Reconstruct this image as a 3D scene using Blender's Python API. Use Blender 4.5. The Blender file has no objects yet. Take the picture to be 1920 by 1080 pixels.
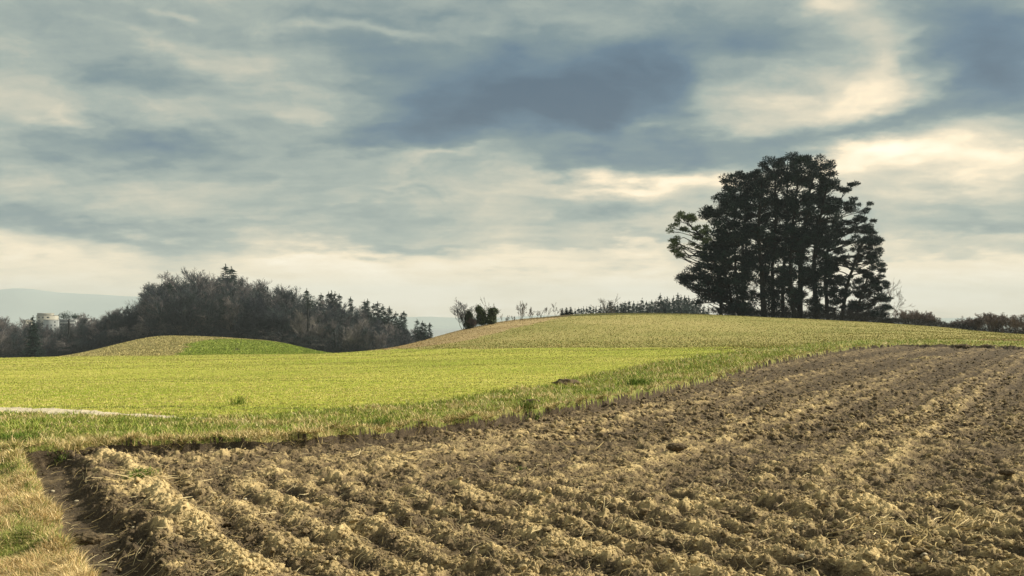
import bpy, math, random
import numpy as np
random.seed(7)
RNG = np.random.default_rng(11)
C = bpy.context.scene.collection
F = 1866.67                       # focal length in the photograph's pixels (35 mm lens)
EYE = 1.7                         # eye height; the eye is the world's origin, ground near it is z = -1.7

# ------------------------------------------------------------------ noise
_perm = np.random.default_rng(3).permutation(1024).astype(np.int64)
_ang = np.random.default_rng(4).random(1024) * 2 * np.pi
_gx, _gy = np.cos(_ang), np.sin(_ang)
_r1 = np.random.default_rng(5).random(1024); _r2 = np.random.default_rng(6).random(1024); _r3 = np.random.default_rng(8).random(1024)
def _h(ix, iy, s):
    return _perm[(ix + _perm[(iy + _perm[s & 1023]) & 1023]) & 1023]
def perlin(x, y, s=0):
    x0 = np.floor(x); y0 = np.floor(y); ix = x0.astype(np.int64); iy = y0.astype(np.int64)
    fx = x - x0; fy = y - y0
    u = fx*fx*fx*(fx*(fx*6-15)+10); v = fy*fy*fy*(fy*(fy*6-15)+10)
    def g(dx, dy):
        h = _h(ix+dx, iy+dy, s); return _gx[h]*(fx-dx) + _gy[h]*(fy-dy)
    a = g(0,0); b = g(1,0); c = g(0,1); d = g(1,1)
    return ((a+(b-a)*u) + ((c+(d-c)*u) - (a+(b-a)*u))*v) * 1.5
def fbm(x, y, s=0, o=4, gain=.5):
    t = 0; a = 1; n = 0
    for i in range(o):
        t = t + a*perlin(x*2**i, y*2**i, s+i*17); n += a; a *= gain
    return t/n
def lumps(x, y, s=0, fill=1.0):
    """rounded clods: the highest of the domes standing on jittered cells"""
    x0 = np.floor(x).astype(np.int64); y0 = np.floor(y).astype(np.int64)
    best = np.zeros_like(x)
    for dx in (-1,0,1):
        for dy in (-1,0,1):
            cx = x0+dx; cy = y0+dy; h = _h(cx, cy, s)
            px = cx + _r1[h]; py = cy + _r2[h]
            rad = .35 + .45*_r3[h]; el = .6 + .8*_r2[(h*7) & 1023]
            d2 = ((x-px)*el)**2 + ((y-py)/el)**2
            v = np.sqrt(np.clip(1 - d2/rad**2, 0, None)) * rad * (_r1[(h*13) & 1023] < fill)
            best = np.maximum(best, v)
    return best
def sst(a, b, x):
    t = np.clip((x-a)/(b-a), 0, 1); return t*t*(3-2*t)

# ------------------------------------------------------------------ the lie of the land
TD = np.array([3,15,20,27,40,60,75,90,110,130,150,180,220,260,285,330,400,600,1000,1600,2600.])
TP = np.array([-800,0,150,290,400,520,600,700,760,800,860,950,1080,1200,1300,1450,1600,1750,1900,2700.])
TY = [
 [768,733,702,684,678,674,673,674,676,682,690,692,694,697,700,680,645,648,634],
 [768,733,702,684,677,673,672,673,675,680,684,684,684,684,690,675,643,648,634],
 [766,731,700,682,675,670,668,670,673,674,669,664,663,663,668,680,643,648,634],
 [764,729,698,680,673,669,667,668,671,666,645,630,628,629,632,680,655,648,634],
 [763,728,697,678,672,668,666,667,670,663,645,633,631,632,634,680,665,648,634],
 [762,727,696,677,671,667,665,666,668,662,650,641,639,641,646,690,668,648,634],
 [761,726,695,676,669,665,663,664,667,666,663,661,660,661,666,700,668,648,634],
 [760,725,694,674,667,662,659,658,660,664,668,670,672,676,690,700,668,648,634],
 [760,724,692,672,664,657,651,648,648,654,665,675,680,685,695,700,668,648,634],
 [760,723,690,670,661,653,643,637,638,648,665,680,685,690,700,702,668,648,634],
 [760,722,688,668,658,647,630,619,619,632,655,680,685,690,700,702,668,648,634],
 [760,721,686,665,655,642,620,603,600,612,640,670,680,685,690,700,668,648,634],
 [760,720,684,662,653,637,610,593,588,597,625,655,660,665,680,700,668,648,634],
 [759,719,683,660,652,635,607,590,586,590,610,645,655,660,670,700,668,648,634],
 [758,717,681,658,651,634,607,591,588,592,612,645,655,660,670,700,668,648,634],
 [757,713,677,655,647,631,609,597,594,600,620,650,655,660,670,700,668,648,634],
 [756,709,671,650,640,627,613,604,602,607,625,655,660,665,675,700,668,648,634],
 [756,707,668,648,638,628,618,613,612,618,635,660,665,668,675,700,668,648,634],
 [756,707,668,650,640,632,628,627,628,634,650,670,675,678,680,700,668,648,634],
 [756,708,672,660,656,655,656,660,665,670,675,680,685,688,690,700,668,648,634]]
TQ = np.array([[600,600]+[y for y in r] for r in TY], float)
TQ[:,2:] -= F*EYE/TD[2:]
GL = np.linspace(math.log(3), math.log(2600), 500); GP = np.linspace(-800, 2700, 351)
_a = np.array([np.interp(GL, np.log(TD), r) for r in TQ])                 # (cols, L)
GQ = np.array([np.interp(GP, TP, _a[:,j]) for j in range(len(GL))]).T     # (351, 500)
def _blur(a, s, ax):
    k = np.arange(-int(3*s+1), int(3*s+1)+1); w = np.exp(-k*k/(2*s*s)); w /= w.sum()
    p = [(0,0),(0,0)]; p[ax] = (len(k)//2, len(k)//2)
    b = np.pad(a, p, mode='edge')
    return np.apply_along_axis(lambda v: np.convolve(v, w, 'valid'), ax, b)
GQ = _blur(_blur(GQ, 2.6, 0), 3.2, 1)
def _cr(t):
    return (-.5*t+t*t-.5*t**3, 1-2.5*t*t+1.5*t**3, .5*t+2*t*t-1.5*t**3, -.5*t*t+.5*t**3)
def qs(px, D):
    a = np.clip((px-GP[0])/(GP[1]-GP[0]), 0, len(GP)-1.001); b = np.clip((np.log(D)-GL[0])/(GL[1]-GL[0]), 0, len(GL)-1.001)
    i = a.astype(int); j = b.astype(int); wa = _cr(a-i); wb = _cr(b-j); t = 0
    for m in range(4):
        ii = np.clip(i+m-1, 0, len(GP)-1)
        for n in range(4):
            t = t + wa[m]*wb[n]*GQ[ii, np.clip(j+n-1, 0, len(GL)-1)]
    return t
def base(X, Y):
    Y = np.maximum(Y, 3.0)
    return -EYE + (600 - qs(960 + F*X/Y, Y))*Y/F
def hit(px, py):
    """distance at which the line of sight through a point of the photograph first meets the ground"""
    D = np.exp(np.linspace(math.log(3.2), math.log(1500), 1600))
    out = []
    for a, b in zip(np.atleast_1d(px), np.atleast_1d(py)):
        y = qs(np.full_like(D, a), D) + F*EYE/D
        k = np.argmax(y <= b)
        if not (y <= b).any(): k = int(np.argmin(y[:1200]))
        out.append(D[k])
    return np.array(out)

# ------------------------------------------------------------------ borders between the fields
_bx = np.arange(-800, 2701, 20.)
def border(pts):
    p = np.array(pts, float); y = np.interp(_bx, p[:,0], p[:,1])
    y = np.convolve(np.pad(y, 1, mode='edge'), [.25,.5,.25], 'valid')
    return hit(_bx, y)
B_PL = border([(-800,852),(60,850),(250,835),(500,829),(700,813),(800,801),(900,788),(1000,773),(1100,757),(1200,740),(1300,717),(1400,692),(1500,668),(1600,652),(1700,646),(1920,652),(2700,670)])
B_VG = border([(-800,760),(0,764),(120,770),(240,778),(350,784),(540,776),(800,755),(1000,725),(1100,705),(1250,678),(1400,657),(1500,645),(1600,638),(1750,637),(1920,640),(2700,660)])
B_P0 = border([(-800,744),(0,761),(120,767),(240,776),(340,783.5),(420,785),(2700,600)])   # far side of the path
B_P1 = border([(-800,757),(0,774),(120,777),(240,781.5),(340,785),(420,785),(2700,600)])     # near side
B_HL = border([(-800,600),(700,600),(720,655),(900,654),(1100,653),(1450,650),(1500,646),(2700,640)])
B_ST = border([(-800,600),(690,600),(700,658),(800,650),(870,640),(940,622),(1000,607),(1060,594),(1095,586),(1110,560),(2700,560)])
_ey = np.array([4.0,6.61,7.56,8.46,9.6,11.3,12.8,14.5]); _ex = np.array([-1.45,-2.82,-3.38,-3.9,-4.53,-5.46,-6.34,-7.4])
def bd(B, px): return np.interp(px, _bx, B)

def plough_sd(X, Y):
    """metres inside the ploughed land; second value: metres from its left border"""
    px = 960 + F*X/Y
    j = fbm(X*1.1, Y*1.1, 40, 4)*.22 + perlin(X*7, Y*7, 44)*.03
    s2 = (X - np.interp(Y, _ey, _ex))*.86 + j*.7
    s1 = (bd(B_PL, px) - Y)*np.where(px < 1350, .75, .45) + j*np.clip(Y/14, .8, 3)
    return np.minimum(s1, s2), s2, s1

def plough_relief(X, Y):
    d, s2, s1 = plough_sd(X, Y)
    w1 = fbm(X*.55, Y*.55, 60, 3)*.42; w2 = fbm(X*.35, Y*.35, 70, 3)*.5
    wl = fbm(X*2.2, Y*2.2, 80, 3)
    # headland furrows beside the left border
    a = (s2 + w1*.6 + fbm(X*2.5, Y*2.5, 62, 3)*.09 - .42)/.46; fa = a - np.floor(a)
    ra = np.where(fa < .42, sst(0, .42, fa), sst(1, .42, fa))
    ra = np.where(s2 + w1*.3 < .42, 0, ra)*(.85+.35*wl)
    first = np.exp(-((s2-.95)/.30)**2)*.07
    # long furrows running up the field
    v = X*.866 - Y*.500
    b = (v + w2*.5)/.50; fb = b - np.floor(b)
    rb = np.where(fb < .45, sst(0, .45, fb), sst(1, .45, fb))*(.7+.6*wl)
    b3 = (v + w2*.2)/2.5; rb = rb + .45*np.cos(b3*2*np.pi)
    t = sst(-.9, .9, Y - (11.9 - .22*(X+4.1)) + w1*2.0)
    t = t*sst(1.0, 2.4, s2)
    fp = sst(.28, .55, s2)                                              # flat, trodden floor of the first furrow
    ridge = (ra*.085 + first)*(1-t) + rb*.060*t
    last = np.exp(-((s1-1.15)/.35)**2)*.070*(1-t*.4)*sst(.5, 1, s2)*sst(30, 16, Y)   # furrow slice thrown up along the verge
    ridge = np.maximum(ridge, last)
    k = .5 + .9*sst(-.35, .45, fbm(X*.8, Y*.8, 91, 3))
    wx = perlin(X*4, Y*4, 21)*.07 + perlin(X*12, Y*12, 23)*.032 + perlin(X*32, Y*32, 25)*.014; wy = perlin(X*4, Y*4, 22)*.07 + perlin(X*12, Y*12, 24)*.032 + perlin(X*32, Y*32, 26)*.014
    xa = (X+wx)*1.55; ya = (Y+wy)*1.55
    big = lumps(xa/.27, ya/.27, 1, .34)*.10
    mid = lumps(xa/.125, ya/.125, 2, .55)*.055
    sm = lumps(xa/.066, ya/.066, 3, .75)*.036
    ti = lumps(xa/.034, ya/.034, 4, .85)*.020
    r5 = np.abs(perlin(xa*10, ya*10, 8))*.022 + np.abs(perlin(xa*22, ya*22, 9))*.022 + perlin(X*45, Y*45, 10)*.014 + perlin(X*90, Y*90, 11)*.009 + fbm(X*5, Y*5, 12, 4, .6)*.030
    rough = (big*k + mid*k + sm + ti + r5)*(1-.08*t)/1.5
    calm = .22 + .78*fp
    z = -.205 + fp*.035 + ridge + rough*calm
    cut = sst(0, .045, d)
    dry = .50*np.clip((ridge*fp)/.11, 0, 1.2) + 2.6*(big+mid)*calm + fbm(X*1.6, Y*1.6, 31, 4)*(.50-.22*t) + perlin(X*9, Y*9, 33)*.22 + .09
    dry = dry*sst(.02, .35, s1) - .02*(1-fp) - .42*np.exp(-((s2-.62)/.26)**2) - .24*t*sst(10, 40, Y)  # soil dryness, plus painted shade on the flank of the first ridge
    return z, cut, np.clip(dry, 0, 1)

CL = dict(plough=0, verge=1, path=2, bright=3, hill=4, stubble=5, tan=6, crop=7, valley=8)
def classify(X, Y):
    px = 960 + F*X/Y; jn = fbm(X*.35, Y*.35, 51, 4); jf = perlin(X*2.5, Y*2.5, 52)
    c = np.full(X.shape, CL['bright'])
    hl = Y > bd(B_HL, px)*(1+.010*jn+.004*jf); hl &= (px > 715)
    c[hl] = CL['hill']
    st = (Y > bd(B_ST, px)*(1+.03*jn+.01*jf)) & (px > 690) & (px < 1110)
    c[st] = CL['stubble']
    c[(px > 1830+40*jn) & (Y > 50) & (Y < 80)] = CL['stubble']
    c[Y < bd(B_VG, px)*(1+.05*jn+.02*jf)] = CL['verge']
    c[(c == CL['bright']) & (px > 1390+150*jn+70*jf) & (Y > 25)] = CL['hill']
    c[(c == CL['bright']) & (px > 1560)] = CL['hill']
    p = (Y < bd(B_P0, px)*(1+.004*jf+.006*jn)) & (Y > bd(B_P1, px)*(1+.006*jf+.006*jn)) & (px < 400)
    c[p] = CL['path']
    far = (Y > 150) & (px < 735); c[far] = CL['tan']
    g = np.interp(Y, [150,170,215,245,265,280,290], [330,335,348,385,440,540,900]) + fbm(X*.06, Y*.06, 55, 4)*26 + jf*10
    c[far & (px > g)] = CL['crop']
    c[(Y > 287 + 5*jn) | ((Y > 190) & (px >= 735))] = CL['valley']
    d, s2, s1 = plough_sd(X, Y)
    c[d > 0] = CL['plough']
    return c

def height(X, Y, full=True):
    X = np.asarray(X, float); Y = np.asarray(Y, float)
    z = base(X, Y); dry = np.zeros_like(z)
    soft = (fbm(X*1.7, Y*1.7, 13, 3)*.045 + perlin(X*9, Y*9, 14)*.012)*np.clip(25/np.maximum(Y, 1), .3, 1)
    soft = soft + fbm(X*.12, Y*.12, 15, 2)*.10*sst(12, 30, Y)
    z = z + soft
    m = (Y < 90) & (plough_sd(X, Y)[0] > -.02)
    if m.any():
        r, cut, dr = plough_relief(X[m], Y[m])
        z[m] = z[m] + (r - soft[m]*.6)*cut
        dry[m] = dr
    e = np.zeros_like(z); n = ~m & (Y < 90)
    if n.any():
        d = plough_sd(X[n], Y[n])[0]
        e[n] = np.exp(-((d+.10)/.16)**2)*.055*(1+2*perlin(X[n]*3, Y[n]*3, 19))
    return z + e, dry

# ------------------------------------------------------------------ mesh and material helpers
def np_mesh(name, verts, faces, mat, parent=None, smooth=False, attrs=None, link=True):
    me = bpy.data.meshes.new(name)
    verts = np.ascontiguousarray(verts, np.float32); faces = np.ascontiguousarray(faces, np.int32)
    n = faces.shape[1]
    me.vertices.add(len(verts)); me.vertices.foreach_set('co', verts.ravel())
    me.loops.add(faces.size); me.loops.foreach_set('vertex_index', faces.ravel())
    me.polygons.add(len(faces)); me.polygons.foreach_set('loop_start', np.arange(0, faces.size, n, dtype=np.int32))
    me.update(calc_edges=True)
    if smooth: me.polygons.foreach_set('use_smooth', np.ones(len(faces), bool))
    for k, a in (attrs or {}).items():
        a = np.ascontiguousarray(a, np.float32)
        if a.ndim == 1:
            at = me.attributes.new(k, 'FLOAT', 'POINT'); at.data.foreach_set('value', a)
        else:
            if a.shape[1] == 3: a = np.hstack([a, np.ones((len(a),1), np.float32)])
            at = me.attributes.new(k, 'FLOAT_COLOR', 'POINT'); at.data.foreach_set('color', np.ascontiguousarray(a).ravel())
    me.materials.append(mat)
    o = bpy.data.objects.new(name, me)
    if link: C.objects.link(o)
    if parent: o.parent = parent
    return o
def tag(o, label=None, cat=None, group=None, kind=None):
    if label: o['label'] = label
    if cat: o['category'] = cat
    if group: o['group'] = group
    if kind: o['kind'] = kind
    return o
def thing(name, label, cat, loc, group=None, rz=0.0, s=1.0):
    o = bpy.data.objects.new(name, None); C.objects.link(o); o.location = loc; o.rotation_euler = (0,0,rz)
    o.scale = (s,s,s) if not hasattr(s, '__len__') else s; o.empty_display_size = .2
    return tag(o, label, cat, group)
def copy_thing(src, label, loc, rz, s, group=None):
    r = src.copy(); C.objects.link(r); r.location = loc; r.rotation_euler = (0,0,rz); r.scale = s if hasattr(s, '__len__') else (s,s,s)
    r['label'] = label
    if group: r['group'] = group
    for ch in src.children:
        c = ch.copy(); C.objects.link(c); c.parent = r
    return r

class NT:
    def __init__(s, tree): s.t = tree; s.n = tree.nodes; s.l = tree.links
    def __call__(s, kind, _in=None, **kw):
        nd = s.n.new(kind)
        for k, v in kw.items(): setattr(nd, k, v)
        for k, v in (_in or {}).items():
            if isinstance(v, bpy.types.NodeSocket): s.l.new(v, nd.inputs[k])
            else: nd.inputs[k].default_value = v
        return nd
    def math(s, op, a, b=0.0, c=0.0): return s('ShaderNodeMath', {0:a, 1:b, 2:c}, operation=op).outputs[0]
    def mix(s, f, a, b):
        nd = s.n.new('ShaderNodeMix'); nd.data_type = 'RGBA'
        for i, v in ((0,f),(6,a),(7,b)):
            if isinstance(v, bpy.types.NodeSocket): s.l.new(v, nd.inputs[i])
            else: nd.inputs[i].default_value = v if i == 0 else (*v, 1)
        return nd.outputs[2]
    def ramp(s, f, pts):
        nd = s.n.new('ShaderNodeValToRGB'); s.l.new(f, nd.inputs[0]); e = nd.color_ramp.elements
        while len(e) < len(pts): e.new(.5)
        for i, (p, c) in enumerate(pts): e[i].position = p; e[i].color = (*c, 1) if len(c) == 3 else c
        return nd.outputs[0]
    def noise(s, vec, scale, detail=4, rough=.55, dist=0):
        return s('ShaderNodeTexNoise', {'Vector':vec, 'Scale':scale, 'Detail':detail, 'Roughness':rough, 'Distortion':dist})
def mat(name, build, rough=.95, spec=.15):
    m = bpy.data.materials.new(name); m.use_nodes = True; t = NT(m.node_tree); t.n.clear()
    out = t('ShaderNodeOutputMaterial'); p = t('ShaderNodeBsdfPrincipled', {'Roughness':rough, 'Specular IOR Level':spec})
    t.l.new(p.outputs[0], out.inputs[0])
    pos = t('ShaderNodeNewGeometry').outputs['Position']
    r = build(t, pos, p)
    if r is not None:
        if isinstance(r, bpy.types.NodeSocket): t.l.new(r, p.inputs['Base Color'])
        else: p.inputs['Base Color'].default_value = (*r, 1)
    return m
def scaled(t, pos, v): return t('ShaderNodeVectorMath', {0:pos, 1:v}, operation='MULTIPLY').outputs[0]
def ground_mat(name, stops, s1=1.0, s2=9.0, bump=.4, dark=None, stretch=(1,1,1), fine=40.0):
    def b(t, pos, p):
        q = scaled(t, pos, stretch)
        a = t.noise(q, s1, 6, .65).outputs[0]; c = t.noise(q, s2, 5, .7).outputs[0]; f = t.noise(q, fine, 3, .7).outputs[0]
        m = t.math('ADD', t.math('MULTIPLY', a, .40), t.math('ADD', t.math('MULTIPLY', c, .35), t.math('MULTIPLY', f, .25)))
        m = t.math('MULTIPLY_ADD', m, 3.0, -1.0)
        col = t.ramp(m, stops)
        bp = t('ShaderNodeBump', {'Strength':bump, 'Distance':.08, 'Height':t.math('ADD', c, f)})
        t.l.new(bp.outputs[0], p.inputs['Normal'])
        return col
    return mat(name, b)
def attr_mat(name, rough=.9, spec=.1, trans=.0, gain=1.0):
    def b(t, pos, p):
        a = t('ShaderNodeAttribute', attribute_name='col').outputs['Color']
        p.inputs['Subsurface Weight'].default_value = 0
        return a
    return mat(name, b, rough, spec)

# ------------------------------------------------------------------ materials
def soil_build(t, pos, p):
    d = t('ShaderNodeAttribute', attribute_name='dry').outputs['Fac']  # dryness of the soil; also carries the painted flank shade
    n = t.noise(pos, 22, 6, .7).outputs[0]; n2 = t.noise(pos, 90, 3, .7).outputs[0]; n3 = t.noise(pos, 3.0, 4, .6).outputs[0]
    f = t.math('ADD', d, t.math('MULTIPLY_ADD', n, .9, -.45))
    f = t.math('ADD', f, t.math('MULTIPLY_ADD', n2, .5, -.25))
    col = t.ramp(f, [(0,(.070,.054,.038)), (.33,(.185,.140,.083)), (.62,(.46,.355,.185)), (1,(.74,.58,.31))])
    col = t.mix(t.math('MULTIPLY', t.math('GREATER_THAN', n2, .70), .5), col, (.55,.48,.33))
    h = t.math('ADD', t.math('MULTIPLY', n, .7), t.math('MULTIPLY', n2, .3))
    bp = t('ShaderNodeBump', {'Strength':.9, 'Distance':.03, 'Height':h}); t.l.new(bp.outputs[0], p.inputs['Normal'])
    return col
M_SOIL = mat('ploughed_soil', soil_build, .95, .12)
M_BRIGHT = ground_mat('young_cereal', [(0,(.15,.20,.02)), (.35,(.26,.31,.035)), (.62,(.42,.42,.08)), (1,(.60,.53,.19))], .06, 4.0, .5, fine=18)
M_VERGE = ground_mat('verge_turf', [(0,(.09,.11,.025)), (.4,(.19,.22,.05)), (.7,(.37,.33,.13)), (1,(.56,.46,.24))], .6, 6.0, .6)
M_HILL = ground_mat('hill_grass', [(0,(.12,.13,.03)), (.35,(.24,.235,.07)), (.65,(.36,.31,.12)), (1,(.46,.38,.18))], .05, 1.6, .5, fine=7)
M_STUB = ground_mat('stubble', [(0,(.21,.155,.075)), (.5,(.37,.28,.14)), (1,(.48,.38,.21))], .2, 3.0, .5, fine=12)
M_TAN = ground_mat('pale_pasture', [(0,(.13,.14,.04)), (.5,(.25,.22,.08)), (1,(.36,.28,.13))], .045, .30, .6, fine=.9)
M_CROP = ground_mat('winter_crop', [(0,(.10,.135,.018)), (.5,(.17,.205,.028)), (1,(.26,.26,.06))], .045, .30, .6, fine=.9)
M_VALLEY = ground_mat('valley_floor', [(0,(.035,.035,.02)), (.5,(.06,.055,.03)), (1,(.10,.085,.05))], .02, .3, .3, fine=2)
M_PATH = ground_mat('gravel', [(0,(.42,.36,.26)), (.5,(.58,.51,.38)), (1,(.70,.62,.48))], 2.0, 15.0, .4)
M_FAR = ground_mat('far_woods_and_fields', [(0,(.29,.34,.34)), (.5,(.33,.38,.37)), (1,(.37,.41,.395))], .0015, .006, .1, fine=.03)  # pale blue-grey: fading by haze is painted into the base colour
M_BLADE = attr_mat('grass_blades')
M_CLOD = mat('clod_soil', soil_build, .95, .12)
M_LAKE = mat('lake_water', lambda t,pos,p: (.30,.32,.32), .35, .5)
def bark_build(c0, c1, sc):
    def b(t, pos, p):
        q = scaled(t, t('ShaderNodeTexCoord').outputs['Object'], (sc, sc, sc*.3))
        n = t.noise(q, 3, 5, .7).outputs[0]
        bp = t('ShaderNodeBump', {'Strength':.8, 'Distance':.05, 'Height':n}); t.l.new(bp.outputs[0], p.inputs['Normal'])
        return t.ramp(n, [(.3,c0), (.7,c1)])
    return b
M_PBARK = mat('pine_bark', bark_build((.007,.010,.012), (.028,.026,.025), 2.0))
M_BARK = mat('bare_bark', bark_build((.06,.052,.045), (.14,.12,.10), 1.0))
M_DBARK = mat('dark_bark', bark_build((.014,.016,.020), (.042,.040,.042), 1.0))
def twig_build(cs):
    def b(t, pos, p):
        r = t('ShaderNodeObjectInfo').outputs['Random']; n = t.noise(pos, .25, 5, .7).outputs[0]
        f = t.math('ADD', t.math('MULTIPLY', r, .7), t.math('MULTIPLY_ADD', n, 1.8, -.80))
        return t.ramp(f, cs)
    return b
M_TWIG = mat('wood_twigs', twig_build([(0,(.010,.018,.028)), (.28,(.042,.046,.060)), (.45,(.030,.050,.052)), (.62,(.105,.098,.108)), (1,(.28,.255,.245))]))  # bluish tint of haze and skylight painted into the twig colours
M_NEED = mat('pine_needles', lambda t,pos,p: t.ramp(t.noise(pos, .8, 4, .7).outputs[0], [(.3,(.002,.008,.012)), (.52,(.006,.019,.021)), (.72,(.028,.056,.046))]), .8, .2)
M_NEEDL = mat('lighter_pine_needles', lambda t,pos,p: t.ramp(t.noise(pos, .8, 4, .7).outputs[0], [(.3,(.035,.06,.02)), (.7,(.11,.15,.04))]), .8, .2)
M_SPR = mat('spruce_needles', lambda t,pos,p: t.ramp(t.noise(pos, .5, 4, .7).outputs[0], [(.3,(.010,.028,.024)), (.7,(.028,.055,.042))]), .8, .2)
M_IVY = mat('ivy_leaves', lambda t,pos,p: t.ramp(t.noise(pos, 3, 4, .7).outputs[0], [(.3,(.025,.038,.016)), (.6,(.06,.085,.03)), (.8,(.12,.14,.05))]), .6, .3)
M_SHR = mat('shrub_twigs', bark_build((.060,.048,.050), (.14,.110,.105), 1.5))
M_SHR2 = mat('brown_shrub_twigs', bark_build((.11,.085,.085), (.21,.165,.150), 1.5))
M_STONE = mat('stone', lambda t,pos,p: t.ramp(t.noise(pos, 14, 5).outputs[0], [(.3,(.30,.26,.18)), (.7,(.48,.42,.31))]), .8, .3)

# ------------------------------------------------------------------ the ground in one polar sheet, cut at the field borders
cols = np.concatenate([np.linspace(-1500, -60, 90), np.arange(-58, 1980, 2.0), np.arange(1980, 2400, 3.0), np.linspace(2404, 3400, 60)])
def geo(a, b, r):
    n = int(math.log(b/a)/r); return np.exp(np.linspace(math.log(a), math.log(b), n, endpoint=False))
rows = np.concatenate([geo(4.8, 13, .0015), geo(13, 20, .0022), geo(20, 75, .0034), geo(75, 350, .008), geo(350, 2400, .02), [2400.]])
NR, NC = len(rows), len(cols)
Yg, Pg = np.meshgrid(rows, cols, indexing='ij'); Xg = (Pg-960)/F*Yg
Zg, DRY_SHADE = height(Xg.ravel(), Yg.ravel()); CLS = classify(Xg.ravel(), Yg.ravel())
V = np.stack([Xg.ravel(), Yg.ravel(), Zg], 1)
I = (np.arange(NR-1)[:,None]*NC + np.arange(NC-1)[None,:]).ravel()
Q = np.stack([I, I+1, I+NC+1, I+NC], 1); FC = CLS[I]
def cut_sheet(name, cl, m, attrs=None):
    q = Q[FC == cl]; u, inv = np.unique(q, return_inverse=True)
    a = {k: v[u] for k, v in (attrs or {}).items()}
    o = np_mesh(name, V[u], inv.reshape(q.shape), m, smooth=True, attrs=a); o['kind'] = 'structure'; return o
cut_sheet('ploughed_field', 0, M_SOIL, {'dry':DRY_SHADE})
cut_sheet('grass_verge', 1, M_VERGE)
cut_sheet('gravel_path', 2, M_PATH)
cut_sheet('green_field', 3, M_BRIGHT)
cut_sheet('hill', 4, M_HILL)
cut_sheet('stubble_field', 5, M_STUB)
cut_sheet('distant_pasture', 6, M_TAN)
cut_sheet('distant_crop_field', 7, M_CROP)
cut_sheet('valley_ground', 8, M_VALLEY)
del Q, FC, I
# the land beside and behind the eye
g = []
for x0, x1, y0, y1 in ((-60, 60, -60, 4.81),): g = [(x0,y0,-1.74),(x1,y0,-1.74),(x1,y1,-1.74),(x0,y1,-1.74)]
o = np_mesh('ground', np.array(g), np.array([[0,1,2,3]]), M_VERGE); o['kind'] = 'structure'
# lake
WZ = -36.0
o = np_mesh('lake', np.array([(-9500,900,WZ),(9500,900,WZ),(9500,7400,WZ),(-9500,7400,WZ)]), np.array([[0,1,2,3]]), M_LAKE); o['kind'] = 'structure'
# far shore and the range behind it
fc = np.linspace(-2200, 4100, 420); fr = np.concatenate([np.linspace(3900, 5200, 40), np.linspace(5230, 7200, 60)])
Yf, Pf = np.meshgrid(fr, fc, indexing='ij'); Xf = (Pf-960)/F*Yf
shore = fbm(Xf/900, Yf/900, 5, 3)
t1 = np.interp(Pf, [-2200,0,400,700,1000,1900,4100], [602,600,596,592,593,597,595]) + perlin(Pf/160, Pf*0+.5, 71)*3 + perlin(Pf/40, Pf*0+.5, 72)*1.2
t2 = np.interp(Pf, [-2200,-200,0,60,130,180,260,400,560,700,4100], [556,548,543,543,548,553,555,565,583,600,604]) + perlin(Pf/70, Pf*0+.3, 73)*3
z1 = (600-t1)*5000/F; z2 = (600-t2)*6400/F
r1 = np.exp(-((Yf-5000)/620)**2); r2 = np.exp(-((Yf-6400)/520)**2)
Zf = -42 + (z1+42)*np.clip(r1*1.0, 0, 1) + np.maximum(0, (z2+42)*r2) * .98 + shore*6
Zf = np.maximum(-42 + (z1+42)*r1, -42 + (z2+42)*r2) + shore*3 + fbm(Xf/120, Yf/120, 77, 3)*3
If = (np.arange(len(fr)-1)[:,None]*len(fc) + np.arange(len(fc)-1)[None,:]).ravel()
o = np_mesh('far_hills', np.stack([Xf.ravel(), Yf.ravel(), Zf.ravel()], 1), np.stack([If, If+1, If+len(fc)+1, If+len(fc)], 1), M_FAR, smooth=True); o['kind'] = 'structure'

# ------------------------------------------------------------------ grass, straw, clods
def blades(name, X, Y, L, W, lean, colr, m=M_BLADE, sink=.01, droop=None, z=None):
    n = len(X)
    if z is None: z = height(X, Y)[0]
    a = RNG.random(n)*2*np.pi; ph = RNG.random(n)*2*np.pi
    dx, dy = np.cos(a)*lean, np.sin(a)*lean
    if droop is not None: dx = dx+droop[0]; dy = dy+droop[1]
    wx, wy = np.cos(ph)*W*.5, np.sin(ph)*W*.5
    B = np.stack([X, Y, z-sink], 1)
    up = np.sqrt(np.clip(1-.5*(dx*dx+dy*dy), .12, 1))
    mid = B + np.stack([dx*L*.4, dy*L*.4, up*L*.6], 1); tip = B + np.stack([dx*L, dy*L, up*L*.9], 1)
    w = np.stack([wx, wy, wx*0], 1)
    v = np.stack([B-w, B+w, mid-w*.7, mid+w*.7, tip], 1).reshape(-1, 3)
    k = np.arange(n)[:,None]*5
    f = np.concatenate([k+np.array([[0,1,3]]), k+np.array([[0,3,2]]), k+np.array([[2,3,4]])])
    return np_mesh(name, v, f, m, attrs={'col': np.repeat(colr, 5, axis=0)})
def pick(pal, n, wts):
    pal = np.array(pal); w = np.array(wts, float); i = RNG.choice(len(pal), n, p=w/w.sum())
    return pal[i]*(.75+.5*RNG.random((n,1)))
def scatter(n, px0, px1, d0, d1, cls, pw=1.0):
    """points strewn over the land of one class, thinning out with distance"""
    px = px0 + (px1-px0)*RNG.random(n); u = RNG.random(n)
    if pw == 0: D = d0*(d1/d0)**u
    else: D = (d0**-pw + u*(d1**-pw - d0**-pw))**(-1/pw)
    X = (px-960)/F*D; k = np.isin(classify(X, D), cls)
    return X[k], D[k]
GREEN = [(.17,.27,.025),(.25,.34,.04),(.42,.44,.08),(.62,.52,.18)]
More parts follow.
